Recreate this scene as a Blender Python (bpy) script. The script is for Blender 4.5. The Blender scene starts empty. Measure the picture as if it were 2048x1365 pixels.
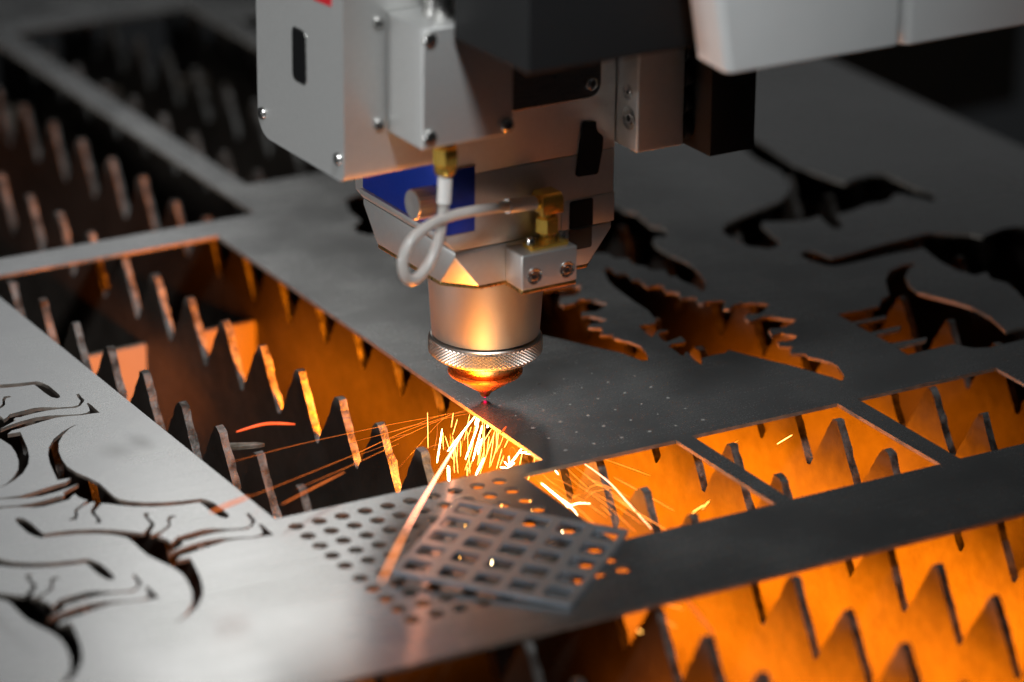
import bpy, bmesh, math, random
from mathutils import Vector, Matrix
S = bpy.context.scene
COL = S.collection
MM = 0.001

# ---------------------------------------------------------------- camera
cam = bpy.data.objects.new('camera', bpy.data.cameras.new('camera'))
COL.objects.link(cam)
R = [[0.845025,-0.534655,0.0087676],[0.1892478,0.314362,0.9302483],[-0.5001181,-0.7844237,0.366826]]          # rows: right, up, back
L = [-0.682225,-1.088712,0.530448]
cam.matrix_world = Matrix(((R[0][0], R[1][0], R[2][0], L[0]), (R[0][1], R[1][1], R[2][1], L[1]),
                           (R[0][2], R[1][2], R[2][2], L[2]), (0, 0, 0, 1)))
cam.data.sensor_width = 36
cam.data.lens = 128.85
cam.data.clip_start = 0.05
cam.data.clip_end = 50
cam.data.dof.use_dof = True
cam.data.dof.focus_distance = 1.375
cam.data.dof.aperture_fstop = 5.0
cam.data.dof.aperture_blades = 0
S.camera = cam

# ---------------------------------------------------------------- world, lamps, exposure
W = bpy.data.worlds.new('World')
S.world = W
W.use_nodes = True
W.node_tree.nodes['Background'].inputs[0].default_value = (0.009, 0.0095, 0.010, 1)
W.node_tree.nodes['Background'].inputs[1].default_value = 1.0


def area(name, loc, target, sx, sy, power, col, spread=180):
    l = bpy.data.lights.new(name, 'AREA')
    l.shape = 'RECTANGLE'; l.size = sx; l.size_y = sy; l.energy = power; l.color = col
    l.spread = math.radians(spread)
    o = bpy.data.objects.new(name, l); COL.objects.link(o)
    o.location = Vector(loc) * MM
    o.rotation_euler = (Vector(target) - Vector(loc)).to_track_quat('-Z', 'Y').to_euler()
    return o


def point(name, loc, power, col, rad):
    l = bpy.data.lights.new(name, 'POINT'); l.energy = power; l.color = col; l.shadow_soft_size = rad * MM
    o = bpy.data.objects.new(name, l); COL.objects.link(o); o.location = Vector(loc) * MM
    return o


def spot(name, loc, target, power, col, deg, blend, rad):
    l = bpy.data.lights.new(name, 'SPOT'); l.energy = power; l.color = col
    l.spot_size = math.radians(deg); l.spot_blend = blend; l.shadow_soft_size = rad * MM
    o = bpy.data.objects.new(name, l); COL.objects.link(o); o.location = Vector(loc) * MM
    o.rotation_euler = (Vector(target) - Vector(loc)).to_track_quat('-Z', 'Y').to_euler()
    return o


area('back_lamp', (590, 1250, 815), (-165, -150, 0), 0.24, 0.28, 0.6, (1.0, 0.99, 0.96))
area('back_fill', (330, 1250, 610), (-170, 60, 0), 0.40, 0.42, 0.33, (0.96, 0.98, 1.0))  # unseen broad soft light, added for the gradient on the sheet's left
area('far_fill', (1150, 1250, 400), (200, 150, 0), 0.5, 0.2, 0.038, (0.98, 0.99, 1.0))  # faint unseen light added to lift the upper right of the sheet
spot('work_lamp', (-430, -900, 1320), (-80, -5, 125), 104.0, (0.95, 0.98, 1.0), 19, 0.7, 130)
area('side_fill', (-1500, 250, 85), (-60, 0, 130), 0.4, 0.08, 10.0, (0.97, 0.99, 1.0))  # low strip light added to brighten the optics box's left face
ORANGE = (1.0, 0.22, 0.003)
# glow of the cut: light thrown up at the head, and lights standing in for sparks below the sheet
spot('cutting_glow', (-32, -42, -22), (-34, -44, 20), 0.30, (1.0, 0.42, 0.10), 165, 0.5, 18)
point('spark_fill_glow', (-20, -16, -12), 0.65, ORANGE, 8)
spot('spark_fill_glow', (-18, -5, -7), (-38, 195, -40), 5.0, ORANGE, 46, 0.6, 6)
spot('spark_fill_glow', (-70, 60, -38), (-70, 195, -52), 2.2, ORANGE, 36, 0.5, 5)  # orange spot added in a slat gap to light the cross bar
point('spark_fill_glow', (-112, -70, -38), 0.06, ORANGE, 10)  # unseen orange light added under the sheet to warm the slat edges
point('spark_fill_glow', (-165, -110, -38), 0.06, ORANGE, 10)  # second added orange light, beneath the dinosaur cut-outs
for gx, gy, gz, ly, lz, gp in ((-40, -55, -55, 200, 44, 0.7), (-40, 110, -55, 130, 44, 0.12), (12, -50, -55, 190, 44, 0.7), (61, -40, -55, 180, 44, 0.6),
                               (109, -35, -55, 160, 44, 0.36), (159, -25, -55, 110, 44, 0.07),
                               (-40, -215, -55, 130, 44, 0.40), (12, -215, -55, 150, 44, 0.52), (61, -205, -55, 150, 44, 0.56), (-92, -235, -55, 110, 44, 0.15)):
    area('spark_shower_fill', (gx, gy, gz), (gx + 10, gy, gz - 2), ly * MM, lz * MM, gp * 1.45, ORANGE, 130)  # unseen panels added between slats, standing in for the spark shower
S.view_settings.view_transform = 'Standard'
S.view_settings.look = 'None'
S.view_settings.gamma = 1
S.view_settings.use_curve_mapping = False
S.view_settings.exposure = 0.0
S.render.engine = 'CYCLES'
S.cycles.sample_clamp_indirect = 4
S.cycles.transparent_max_bounces = 32

# ---------------------------------------------------------------- materials


def new_mat(name):
    m = bpy.data.materials.new(name); m.use_nodes = True
    nt = m.node_tree
    return m, nt, nt.nodes['Principled BSDF']


def metal(name, col, rough, metallic=1.0, scale=600, rvar=0.08, bump=0.0, cvar=0.0, stretch=(1, 1, 1), col2=None, spec=0.5, bscale=None, bdist=0.0002):
    m, nt, b = new_mat(name)
    N = nt.nodes.new
    tc = N('ShaderNodeTexCoord'); mp = N('ShaderNodeMapping'); mp.inputs['Scale'].default_value = stretch
    nt.links.new(tc.outputs['Object'], mp.inputs['Vector'])
    nz = N('ShaderNodeTexNoise'); nz.inputs['Scale'].default_value = scale; nz.inputs['Detail'].default_value = 5
    nt.links.new(mp.outputs[0], nz.inputs['Vector'])
    mr = N('ShaderNodeMapRange'); mr.inputs['From Min'].default_value = 0.3; mr.inputs['From Max'].default_value = 0.7
    mr.inputs['To Min'].default_value = rough - rvar; mr.inputs['To Max'].default_value = rough + rvar
    nt.links.new(nz.outputs['Fac'], mr.inputs['Value']); nt.links.new(mr.outputs[0], b.inputs['Roughness'])
    b.inputs['Metallic'].default_value = metallic
    b.inputs['Specular IOR Level'].default_value = spec
    if cvar or col2:
        cr = N('ShaderNodeValToRGB')
        c2 = col2 or tuple(c * (1 - cvar) for c in col)
        cr.color_ramp.elements[0].position = 0.36; cr.color_ramp.elements[0].color = (*c2, 1)
        cr.color_ramp.elements[1].position = 0.64; cr.color_ramp.elements[1].color = (*col, 1)
        nz2 = N('ShaderNodeTexNoise'); nz2.inputs['Scale'].default_value = scale * 0.22; nz2.inputs['Detail'].default_value = 8
        nt.links.new(mp.outputs[0], nz2.inputs['Vector'])
        nt.links.new(nz2.outputs['Fac'], cr.inputs['Fac']); nt.links.new(cr.outputs[0], b.inputs['Base Color'])
    else:
        b.inputs['Base Color'].default_value = (*col, 1)
    if bump:
        bp = N('ShaderNodeBump'); bp.inputs['Strength'].default_value = bump; bp.inputs['Distance'].default_value = bdist
        src = nz
        if bscale:
            src = N('ShaderNodeTexNoise'); src.inputs['Scale'].default_value = bscale; src.inputs['Detail'].default_value = 4
            nt.links.new(mp.outputs[0], src.inputs['Vector'])
        nt.links.new(src.outputs['Fac'], bp.inputs['Height']); nt.links.new(bp.outputs[0], b.inputs['Normal'])
    return m


def emit(name, col, strength):
    m, nt, b = new_mat(name)
    b.inputs['Base Color'].default_value = (0.02, 0.02, 0.02, 1)
    b.inputs['Emission Color'].default_value = (*col, 1)
    b.inputs['Emission Strength'].default_value = strength
    tc = nt.nodes.new('ShaderNodeTexCoord'); nz = nt.nodes.new('ShaderNodeTexNoise'); nz.inputs['Scale'].default_value = 250
    mr = nt.nodes.new('ShaderNodeMapRange'); mr.inputs['To Min'].default_value = strength * 0.6; mr.inputs['To Max'].default_value = strength * 1.4
    nt.links.new(tc.outputs['Object'], nz.inputs['Vector']); nt.links.new(nz.outputs['Fac'], mr.inputs['Value'])
    nt.links.new(mr.outputs[0], b.inputs['Emission Strength'])
    m.cycles.emission_sampling = 'NONE'
    return m


ALU = metal('anodised_aluminium', (0.60, 0.60, 0.585), 0.44, 0.75, 2500, 0.05, 0.12, 0.04, bscale=6000, bdist=0.00005)
ALU_BRUSH = metal('brushed_aluminium', (0.58, 0.57, 0.55), 0.40, 0.8, 900, 0.08, 0.15, 0.05, stretch=(1, 1, 14), bdist=0.00004)
CONE = metal('turned_aluminium', (0.40, 0.385, 0.355), 0.48, 0.75, 2500, 0.05, 0.12, 0.03, stretch=(1, 1, 8), bdist=0.00004)
STEEL = metal('bright_steel', (0.62, 0.61, 0.59), 0.24, 1.0, 1500, 0.06, 0.05, 0.06)
KNURL = metal('knurled_steel', (0.62, 0.59, 0.54), 0.38, 1.0, 1500, 0.05, 0.0, 0.06)
RECESS_SHADE = metal('recess_shade', (0.03, 0.03, 0.03), 0.5, 0.6, 1500, 0.08, 0.05)  # near-black colour stands in for shade inside sockets and bolt bores
DARKPLATE = metal('dark_brushed_plate', (0.10, 0.11, 0.115), 0.34, 0.8, 500, 0.08, 0.1, 0.2, stretch=(1, 1, 12))
BLACK = metal('black_anodised', (0.006, 0.006, 0.0065), 0.42, 0.0, 900, 0.06, 0.06, spec=0.15)
BLACKCOVER = metal('black_cover_fabric', (0.011, 0.0115, 0.012), 0.6, 0.0, 900, 0.06, 0.15, spec=0.2)
BRASS = metal('gold_plated_brass', (0.86, 0.54, 0.10), 0.24, 0.85, 900, 0.02, 0.0, 0.03)
COPPER = metal('copper_ceramic', (0.85, 0.25, 0.05), 0.30, 0.75, 1200, 0.06, 0.05, 0.12)
GOLD = metal('gold_collar', (0.72, 0.48, 0.18), 0.3, 1.0, 1200, 0.06, 0.05, 0.05)
BLUE = metal('blue_anodised', (0.010, 0.045, 0.42), 0.36, 0.5, 1800, 0.05, 0.06, 0.06)
WHITE = metal('white_powder_coat', (0.70, 0.71, 0.70), 0.5, 0.0, 300, 0.05, 0.2, 0.03, bscale=3500, bdist=0.00004)
RED = metal('red_print', (0.55, 0.01, 0.02), 0.45, 0.0, 500, 0.05)
WINDOW = metal('smoked_label', (0.007, 0.007, 0.008), 0.5, 0.0, 1500, 0.1, 0.5, spec=0.15, bscale=3000, bdist=0.0001)
TAPE = metal('worn_label', (0.05, 0.042, 0.034), 0.4, 0.2, 1500, 0.1, 0.3)
LATTICE = metal('lattice_plate_steel', (0.55, 0.54, 0.53), 0.36, 0.75, 900, 0.05, 0.06, 0.06)
CUTWALL2 = metal('blue_sheen_cut_wall', (0.34, 0.38, 0.43), 0.4, 0.6, 900, 0.1, 0.3, 0.2)  # blue reflection on the window walls is put into the base colour
CUTWALL = metal('laser_cut_edge', (0.22, 0.19, 0.16), 0.6, 0.2, 900, 0.1, 0.5, 0.4, stretch=(1, 1, 0.1), bdist=0.0002)
CROSS = metal('cross_bar_plate', (0.24, 0.20, 0.16), 0.6, 0.1, 60, 0.1, 0.25, 0.25, bscale=900)
TRAY = metal('tray_steel', (0.03, 0.026, 0.022), 0.7, 0.3, 30, 0.1, 0.3, 0.5)
PIERCE = metal('spatter', (0.30, 0.29, 0.27), 0.5, 0.0, 900, 0.1, 0.5, bdist=0.0003)
SLAG = metal('pale_slag', (0.30, 0.27, 0.23), 0.6, 0.3, 700, 0.15, 0.7, col2=(0.10, 0.075, 0.05), bdist=0.0004)

# hot-rolled slats: dull brown-grey plate, blotched with rust and spatter
SLAT = metal('slat_plate', (0.050, 0.040, 0.032), 0.6, 0.1, 190, 0.1, 0.3, col2=(0.030, 0.023, 0.018), bscale=900, bdist=0.0002)
SLAT_EDGE = metal('slag_crusted_edge', (0.20, 0.195, 0.185), 0.5, 0.3, 900, 0.15, 0.9, col2=(0.035, 0.028, 0.022), bscale=700, bdist=0.0007)


def sheet_material():
    m, nt, b = new_mat('cold_rolled_sheet')
    N = nt.nodes.new; K = nt.links.new
    tc = N('ShaderNodeTexCoord')
    # grain
    g = N('ShaderNodeTexNoise'); g.inputs['Scale'].default_value = 1500; g.inputs['Detail'].default_value = 3
    K(tc.outputs['Object'], g.inputs['Vector'])
    big = N('ShaderNodeTexNoise'); big.inputs['Scale'].default_value = 22; big.inputs['Detail'].default_value = 6
    K(tc.outputs['Object'], big.inputs['Vector'])
    cr = N('ShaderNodeValToRGB')
    cr.color_ramp.elements[0].position = 0.3; cr.color_ramp.elements[0].color = (0.40, 0.40, 0.395, 1)
    cr.color_ramp.elements[1].position = 0.7; cr.color_ramp.elements[1].color = (0.50, 0.50, 0.49, 1)
    K(big.outputs['Fac'], cr.inputs['Fac'])
    col = cr.outputs[0]
    # oily finger smudges
    for (x, y, rx, ry, a) in ((-0.1315, 0.0250, 0.006, 0.011, 0.45), (-0.1425, 0.0215, 0.009, 0.011, 0.35), (-0.235, -0.075, 0.004, 0.05, 0.3)):
        mp = N('ShaderNodeMapping'); mp.vector_type = 'TEXTURE'
        mp.inputs['Location'].default_value = (x, y, 0); mp.inputs['Scale'].default_value = (rx, ry, 1)
        K(tc.outputs['Object'], mp.inputs['Vector'])
        ln = N('ShaderNodeVectorMath'); ln.operation = 'LENGTH'; K(mp.outputs[0], ln.inputs[0])
        mr = N('ShaderNodeMapRange'); mr.inputs['From Min'].default_value = 1.25; mr.inputs['From Max'].default_value = 0.25
        mr.inputs['To Min'].default_value = 0; mr.inputs['To Max'].default_value = a
        ad = N('ShaderNodeMath'); ad.operation = 'MULTIPLY_ADD'; K(g.outputs['Fac'], ad.inputs[0]); ad.inputs[1].default_value = 0.5; K(ln.outputs['Value'], ad.inputs[2])
        K(ad.outputs[0], mr.inputs['Value'])
        mx = N('ShaderNodeMix'); mx.data_type = 'RGBA'; K(mr.outputs[0], mx.inputs[0]); K(col, mx.inputs[6]); mx.inputs[7].default_value = (0.10, 0.095, 0.085, 1)
        col = mx.outputs[2]
    K(col, b.inputs['Base Color'])
    b.inputs['Metallic'].default_value = 0.9
    mr = N('ShaderNodeMapRange'); mr.inputs['From Min'].default_value = 0.3; mr.inputs['From Max'].default_value = 0.7
    mr.inputs['To Min'].default_value = 0.20; mr.inputs['To Max'].default_value = 0.27
    K(g.outputs['Fac'], mr.inputs['Value'])
    sm_ = N('ShaderNodeMapping'); sm_.inputs['Scale'].default_value = (14, 900, 1); sm_.inputs['Rotation'].default_value = (0, 0, 0.06); K(tc.outputs['Object'], sm_.inputs['Vector'])
    sc = N('ShaderNodeTexNoise'); sc.inputs['Scale'].default_value = 1.0; sc.inputs['Detail'].default_value = 3; K(sm_.outputs[0], sc.inputs['Vector'])
    sr = N('ShaderNodeMapRange'); sr.inputs['From Min'].default_value = 0.35; sr.inputs['From Max'].default_value = 0.75; sr.inputs['To Min'].default_value = -0.006; sr.inputs['To Max'].default_value = 0.022
    K(sc.outputs['Fac'], sr.inputs['Value'])
    br = N('ShaderNodeMapRange'); br.inputs['From Min'].default_value = 0.35; br.inputs['From Max'].default_value = 0.7; br.inputs['To Min'].default_value = -0.02; br.inputs['To Max'].default_value = 0.04
    K(big.outputs['Fac'], br.inputs['Value'])
    a1 = N('ShaderNodeMath'); K(mr.outputs[0], a1.inputs[0]); K(sr.outputs[0], a1.inputs[1])
    a2 = N('ShaderNodeMath'); K(a1.outputs[0], a2.inputs[0]); K(br.outputs[0], a2.inputs[1]); K(a2.outputs[0], b.inputs['Roughness'])
    bp = N('ShaderNodeBump'); bp.inputs['Strength'].default_value = 0.10; bp.inputs['Distance'].default_value = 0.00008
    K(g.outputs['Fac'], bp.inputs['Height']); K(bp.outputs[0], b.inputs['Normal'])
    return m


SHEET = sheet_material()


def clear(name, col, rough, ior, trans, bump=0.12):
    m, nt, b = new_mat(name)
    b.inputs['Base Color'].default_value = (*col, 1); b.inputs['Roughness'].default_value = rough
    b.inputs['IOR'].default_value = ior; b.inputs['Transmission Weight'].default_value = trans
    tc = nt.nodes.new('ShaderNodeTexCoord'); nz = nt.nodes.new('ShaderNodeTexNoise'); nz.inputs['Scale'].default_value = 180
    bp = nt.nodes.new('ShaderNodeBump'); bp.inputs['Strength'].default_value = bump; bp.inputs['Distance'].default_value = 0.0002
    nt.links.new(tc.outputs['Object'], nz.inputs['Vector']); nt.links.new(nz.outputs['Fac'], bp.inputs['Height']); nt.links.new(bp.outputs[0], b.inputs['Normal'])
    return m



TUBING = clear('milky_tubing', (0.95, 0.93, 0.90), 0.28, 1.38, 0.72)
BRAID = metal('braided_core', (0.70, 0.66, 0.60), 0.4, 0.3, 2600, 0.1, 0.8, col2=(0.30, 0.26, 0.21), bdist=0.0003)
SLEEVE = metal('white_sleeve', (0.66, 0.64, 0.61), 0.45, 0.0, 900, 0.06, 0.1, 0.08)
HOT = emit('white_hot', (1.0, 0.72, 0.36), 26)
WARM = emit('yellow_hot', (1.0, 0.48, 0.10), 10)
ARC = emit('orange_hot', (1.0, 0.20, 0.015), 1.3)
FLYER = emit('bright_orange_hot', (1.0, 0.27, 0.04), 3.2)
PINK = emit('pink_hot', (1.0, 0.36, 0.20), 9)
EMBER = emit('red_hot', (1.0, 0.10, 0.010), 1.7)
DIM = emit('dull_orange_hot', (1.0, 0.20, 0.02), 0.9)
TAIL = emit('cooling_spark', (1.0, 0.30, 0.09), 2.2)
PILOT = emit('red_pilot_light', (1.0, 0.0, 0.08), 6)

# ---------------------------------------------------------------- mesh helpers (all in millimetres)


def obj(name, bm, mat, parent=None, smooth=35):
    bmesh.ops.scale(bm, vec=(MM, MM, MM), verts=bm.verts)
    bmesh.ops.recalc_face_normals(bm, faces=bm.faces)
    me = bpy.data.meshes.new(name)
    bm.to_mesh(me); bm.free()
    me.materials.append(mat)
    if smooth:
        for p in me.polygons: p.use_smooth = True
        me.set_sharp_from_angle(angle=math.radians(smooth))
    o = bpy.data.objects.new(name, me); COL.objects.link(o)
    if parent: o.parent = parent
    return o


def tag(o, label, cat=None, group=None, kind=None):
    o['label'] = label
    if cat: o['category'] = cat
    if group: o['group'] = group
    if kind: o['kind'] = kind
    return o


def empty(name, loc=(0, 0, 0), rz=0):
    o = bpy.data.objects.new(name, None); COL.objects.link(o)
    o.location = Vector(loc) * MM; o.rotation_euler = (0, 0, math.radians(rz)); o.empty_display_size = 0.02
    return o


def box(x0, x1, y0, y1, z0, z1, bev=0.5, seg=2):
    bm = bmesh.new(); bmesh.ops.create_cube(bm, size=1)
    for v in bm.verts:
        v.co = Vector(((x0 + x1) / 2 + v.co.x * (x1 - x0), (y0 + y1) / 2 + v.co.y * (y1 - y0), (z0 + z1) / 2 + v.co.z * (z1 - z0)))
    if bev: bmesh.ops.bevel(bm, geom=bm.edges[:], offset=bev, segments=seg, affect='EDGES', profile=0.5)
    return bm


def hull(pts, bev=0.3, seg=2):
    bm = bmesh.new()
    for p in pts: bm.verts.new(p)
    r = bmesh.ops.convex_hull(bm, input=bm.verts[:])
    bmesh.ops.delete(bm, geom=[g for g in r['geom_interior'] if isinstance(g, bmesh.types.BMVert)], context='VERTS')
    bmesh.ops.dissolve_limit(bm, angle_limit=0.02, verts=bm.verts[:], edges=bm.edges[:])
    if bev: bmesh.ops.bevel(bm, geom=bm.edges[:], offset=bev, segments=seg, affect='EDGES', profile=0.5)
    return bm


def prism(poly, axis, a, b, bev=0.0, seg=2):
    """poly: 2D outline in the two axes left over; extruded along axis from a to b"""
    bm = bmesh.new()

    def P(p, t):
        return {'x': (t, p[0], p[1]), 'y': (p[0], t, p[1]), 'z': (p[0], p[1], t)}[axis]
    va = [bm.verts.new(P(p, a)) for p in poly]; vb = [bm.verts.new(P(p, b)) for p in poly]
    bm.faces.new(va); bm.faces.new(vb[::-1])
    n = len(poly)
    for i in range(n): bm.faces.new((va[i], vb[i], vb[(i + 1) % n], va[(i + 1) % n]))
    bmesh.ops.recalc_face_normals(bm, faces=bm.faces)
    if bev:
        ed = [e for e in bm.edges if all(abs(getattr(v.co, axis) - a) < 1e-6 for v in e.verts) or all(abs(getattr(v.co, axis) - b) < 1e-6 for v in e.verts)]
        bmesh.ops.bevel(bm, geom=ed, offset=bev, segments=seg, affect='EDGES', profile=0.5)
    return bm


def rrect(a0, a1, b0, b1, r, n=5, corners=(1, 1, 1, 1)):
    out = []
    for k, (cx, cy, s) in enumerate(((a1 - r, b1 - r, 0), (a0 + r, b1 - r, 90), (a0 + r, b0 + r, 180), (a1 - r, b0 + r, 270))):
        if corners[k]:
            for i in range(n + 1):
                t = math.radians(s + 90 * i / n); out.append((cx + r * math.cos(t), cy + r * math.sin(t)))
        else:
            out.append(((a1, a0, a0, a1)[k], (b1, b1, b0, b0)[k]))
    return out


def lathe(prof, c=(0, 0, 0), axis='z', seg=64, bm=None):
    """prof: (radius, offset along axis), open profile; ends are capped"""
    bm = bm or bmesh.new(); rings = []

    def P(r, t, h):
        u, v = r * math.cos(t), r * math.sin(t)
        q = {'z': (u, v, h), 'x': (h, u, v), 'y': (u, h, v)}[axis]
        return (c[0] + q[0], c[1] + q[1], c[2] + q[2])
    for r, h in prof:
        rings.append([bm.verts.new(P(r, 2 * math.pi * i / seg, h)) for i in range(seg)])
    for a, b in zip(rings, rings[1:]):
        for i in range(seg): bm.faces.new((a[i], a[(i + 1) % seg], b[(i + 1) % seg], b[i]))
    bm.faces.new(rings[0][::-1]); bm.faces.new(rings[-1])
    return bm


def spline(pts, n=8):
    pts = [Vector(p) for p in pts]; out = []
    for i in range(len(pts) - 1):
        p0 = pts[max(i - 1, 0)]; p1 = pts[i]; p2 = pts[i + 1]; p3 = pts[min(i + 2, len(pts) - 1)]
        for k in range(n):
            t = k / n
            out.append(0.5 * ((2 * p1) + (p2 - p0) * t + (2 * p0 - 5 * p1 + 4 * p2 - p3) * t * t + (3 * p1 - p0 - 3 * p2 + p3) * t ** 3))
    out.append(pts[-1])
    return out


def tube(path, rad, seg=12, bm=None):
    """rad: number or function of t in 0..1"""
    bm = bm or bmesh.new(); path = [Vector(p) for p in path]; n = len(path)
    rf = rad if callable(rad) else (lambda t: rad)
    d = (path[1] - path[0]).normalized()
    u = d.orthogonal().normalized(); rings = []
    for i, p in enumerate(path):
        d = (path[min(i + 1, n - 1)] - path[max(i - 1, 0)]).normalized()
        u = (u - d * u.dot(d)).normalized(); v = d.cross(u); r = rf(i / (n - 1))
        rings.append([bm.verts.new(p + u * r * math.cos(2 * math.pi * k / seg) + v * r * math.sin(2 * math.pi * k / seg)) for k in range(seg)])
    for a, b in zip(rings, rings[1:]):
        for k in range(seg): bm.faces.new((a[k], a[(k + 1) % seg], b[(k + 1) % seg], b[k]))
    bm.faces.new(rings[0][::-1]); bm.faces.new(rings[-1])
    return bm


def screw(parent, c, axis, sign, r, mat=None, head=1.4):
    """button-head socket screw whose head points along sign*axis from c"""
    s = sign
    o = obj('screw', lathe([(r, -0.2 * s), (r, head * 0.45 * s), (r * 0.86, head * 0.85 * s), (r * 0.62, head * s), (r * 0.48, head * s)], c, axis, 28), mat or STEEL, parent)
    k = 'xyz'.index(axis); cc = list(c); cc[k] += head * 1.005 * s
    obj('socket', lathe([(r * 0.46, -0.3 * s), (r * 0.46, 0.02 * s), (r * 0.44, 0.03 * s)], cc, axis, 6), RECESS_SHADE, o, smooth=20)
    return o


def sheet_from_curve(name, outer, holes, z0, z1, mat, wall=None):
    """flat plate with through-cuts, filled by a 2D curve and turned into a mesh"""
    cu = bpy.data.curves.new(name + '_outline', 'CURVE'); cu.dimensions = '2D'; cu.fill_mode = 'BOTH'; cu.extrude = (z1 - z0) / 2 * MM
    for loop in [outer] + holes:
        sp = cu.splines.new('POLY'); sp.points.add(len(loop) - 1); sp.use_cyclic_u = True
        for q, p in zip(sp.points, loop): q.co = (p[0] * MM, p[1] * MM, 0, 1)
    tmp = bpy.data.objects.new(name + '_tmp', cu); COL.objects.link(tmp)
    dg = bpy.context.evaluated_depsgraph_get(); dg.update()
    me = bpy.data.meshes.new_from_object(tmp.evaluated_get(dg)); me.name = name
    bpy.data.objects.remove(tmp); bpy.data.curves.remove(cu)
    for v in me.vertices: v.co.z += (z0 + z1) / 2 * MM
    for p in me.polygons: p.use_smooth = False
    for n_ in ('sharp_face', 'sharp_edge', 'custom_normal'):
        if n_ in me.attributes and n_ != 'sharp_face': me.attributes.remove(me.attributes[n_])
    me.materials.clear(); me.materials.append(mat)
    if wall:
        me.materials.append(wall)
        for p in me.polygons:
            p.material_index = 1 if abs(p.normal.z) < 0.5 else 0
    o = bpy.data.objects.new(name, me); COL.objects.link(o)
    return o


# ---------------------------------------------------------------- the setting: tray under the cutting bed
tray = obj('slag_tray_floor', box(-700, 900, -600, 1100, -330, -320, 0), TRAY, smooth=0)
tray['kind'] = 'structure'

# ---------------------------------------------------------------- cutting bed: saw-tooth slats and their cross members
PITCH = 30.5
SLATS = {-247.5: 6, -197.6: 12, -147.2: 19, -96.8: 4.1, -44.6: 5.1, 7.6: -2.0, 56.2: 11.2, 104.6: 9.9, 154.8: 16.5, 205.2: 8, 255.6: 3,
         306: 22, 356: 14}


SLAT_LABEL = {-96.8: 'slag-crusted saw-tooth slat along the dinosaur side of the long opening',
              -44.6: 'slag-crusted saw-tooth slat crossing the middle of the long opening',
              7.6: 'saw-tooth slat directly below the nozzle and the first square opening',
              56.2: 'orange-lit saw-tooth slat crossing under the second square opening',
              104.6: 'orange-lit saw-tooth slat with a tall tooth inside the second square opening',
              154.8: 'dim orange saw-tooth slat crossing the third square opening'}


def make_slat(x, ph, seed):
    rnd = random.Random(seed)
    y0, y1 = -345.0, 560.0
    if x < -150: y1 = 260.0
    if x > 180: y0 = -180.0
    if x > 320: y0 = -40.0
    k0 = math.floor((y0 - ph) / PITCH)
    top, val, tip = -1.55, -25.5, 1.1
    prof = []
    k = k0
    while ph + k * PITCH < y1:
        ya = ph + k * PITCH + rnd.uniform(-.4, .4); yv = ya + PITCH / 2
        h = top - (abs(rnd.gauss(0, .3)) if rnd.random() < .8 else rnd.uniform(.8, 2.6)); w = tip + rnd.uniform(-.3, .5)
        vz = val + rnd.uniform(-.8, .6)
        seq = [(ya - w, h - rnd.uniform(0, .5)), (ya, h), (ya + w, h - rnd.uniform(0, .4))]
        N = 9
        for i in range(1, N):
            t = i / N; seq.append((ya + w + (yv - .9 - ya - w) * t, h + (vz - h) * t))
        seq += [(yv - .9, vz), (yv + .9, vz - .2)]
        na = ph + (k + 1) * PITCH
        for i in range(1, N):
            t = i / N; seq.append((yv + .9 + (na - tip - yv - .9) * t, vz + (top - vz) * t))
        for (a, b) in seq:
            j = rnd.gauss(0, .30)
            prof.append((a + j * .8, min(b + j * .5, top)))
        k += 1
    prof.sort(key=lambda p: p[0]) if False else None
    bm = bmesh.new(); T = 3.0
    zb = -118.0
    fr, bk = [], []
    for (a, b) in prof:
        e0, e1 = rnd.gauss(0, .16), rnd.gauss(0, .16)
        fr.append(bm.verts.new((x - .2, a, b))); bk.append(bm.verts.new((x - .2 + T + abs(e1) * 2, a, b)))
    lf = [bm.verts.new((x - .2, p[0], zb)) for p in (prof[0], prof[-1])]; lb = [bm.verts.new((x - .2 + T, p[0], zb)) for p in (prof[0], prof[-1])]
    # side faces: strip of quads down to a base line so the plate stays flat below the teeth
    bf = [bm.verts.new((x - .2, p[0], -34)) for p in prof]; bb = [bm.verts.new((x - .2 + T, p[0], -34)) for p in prof]
    edge = []
    for i in range(len(prof) - 1):
        bm.faces.new((fr[i], fr[i + 1], bf[i + 1], bf[i])); bm.faces.new((bk[i + 1], bk[i], bb[i], bb[i + 1]))
        edge.append(bm.faces.new((fr[i + 1], fr[i], bk[i], bk[i + 1])))
    bm.faces.new([lf[0]] + bf[:] + [lf[1]]); bm.faces.new([lb[0]] + bb[:] + [lb[1]])
    bm.faces.new((lf[0], lf[1], lb[1], lb[0]))
    for f in edge: f.material_index = 1
    bmesh.ops.scale(bm, vec=(MM, MM, MM), verts=bm.verts); bmesh.ops.recalc_face_normals(bm, faces=bm.faces)
    me = bpy.data.meshes.new('support_slat'); bm.to_mesh(me); bm.free()
    me.materials.append(SLAT); me.materials.append(SLAT_EDGE)
    o = bpy.data.objects.new('support_slat', me); COL.objects.link(o)
    return tag(o, SLAT_LABEL.get(x, 'dark saw-tooth slat glimpsed through the slender dinosaur cut-outs' if x < 0 else 'dark saw-tooth slat under the spiny and long-necked animal cut-outs'), 'slat', 'saw-tooth slats of the cutting bed')


for i, (x, ph) in enumerate(SLATS.items()): make_slat(x, ph, 100 + i)
for y, lab in ((197.5, 'flat steel cross bar linking the slats behind the cutting nozzle'), (520.0, 'far steel cross bar linking the slats')):
    tag(obj('cross_bar', box(-560, 700, y - 1.5, y + 1.5, -140, -35, 0.4), CROSS), lab, 'bar')

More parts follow.
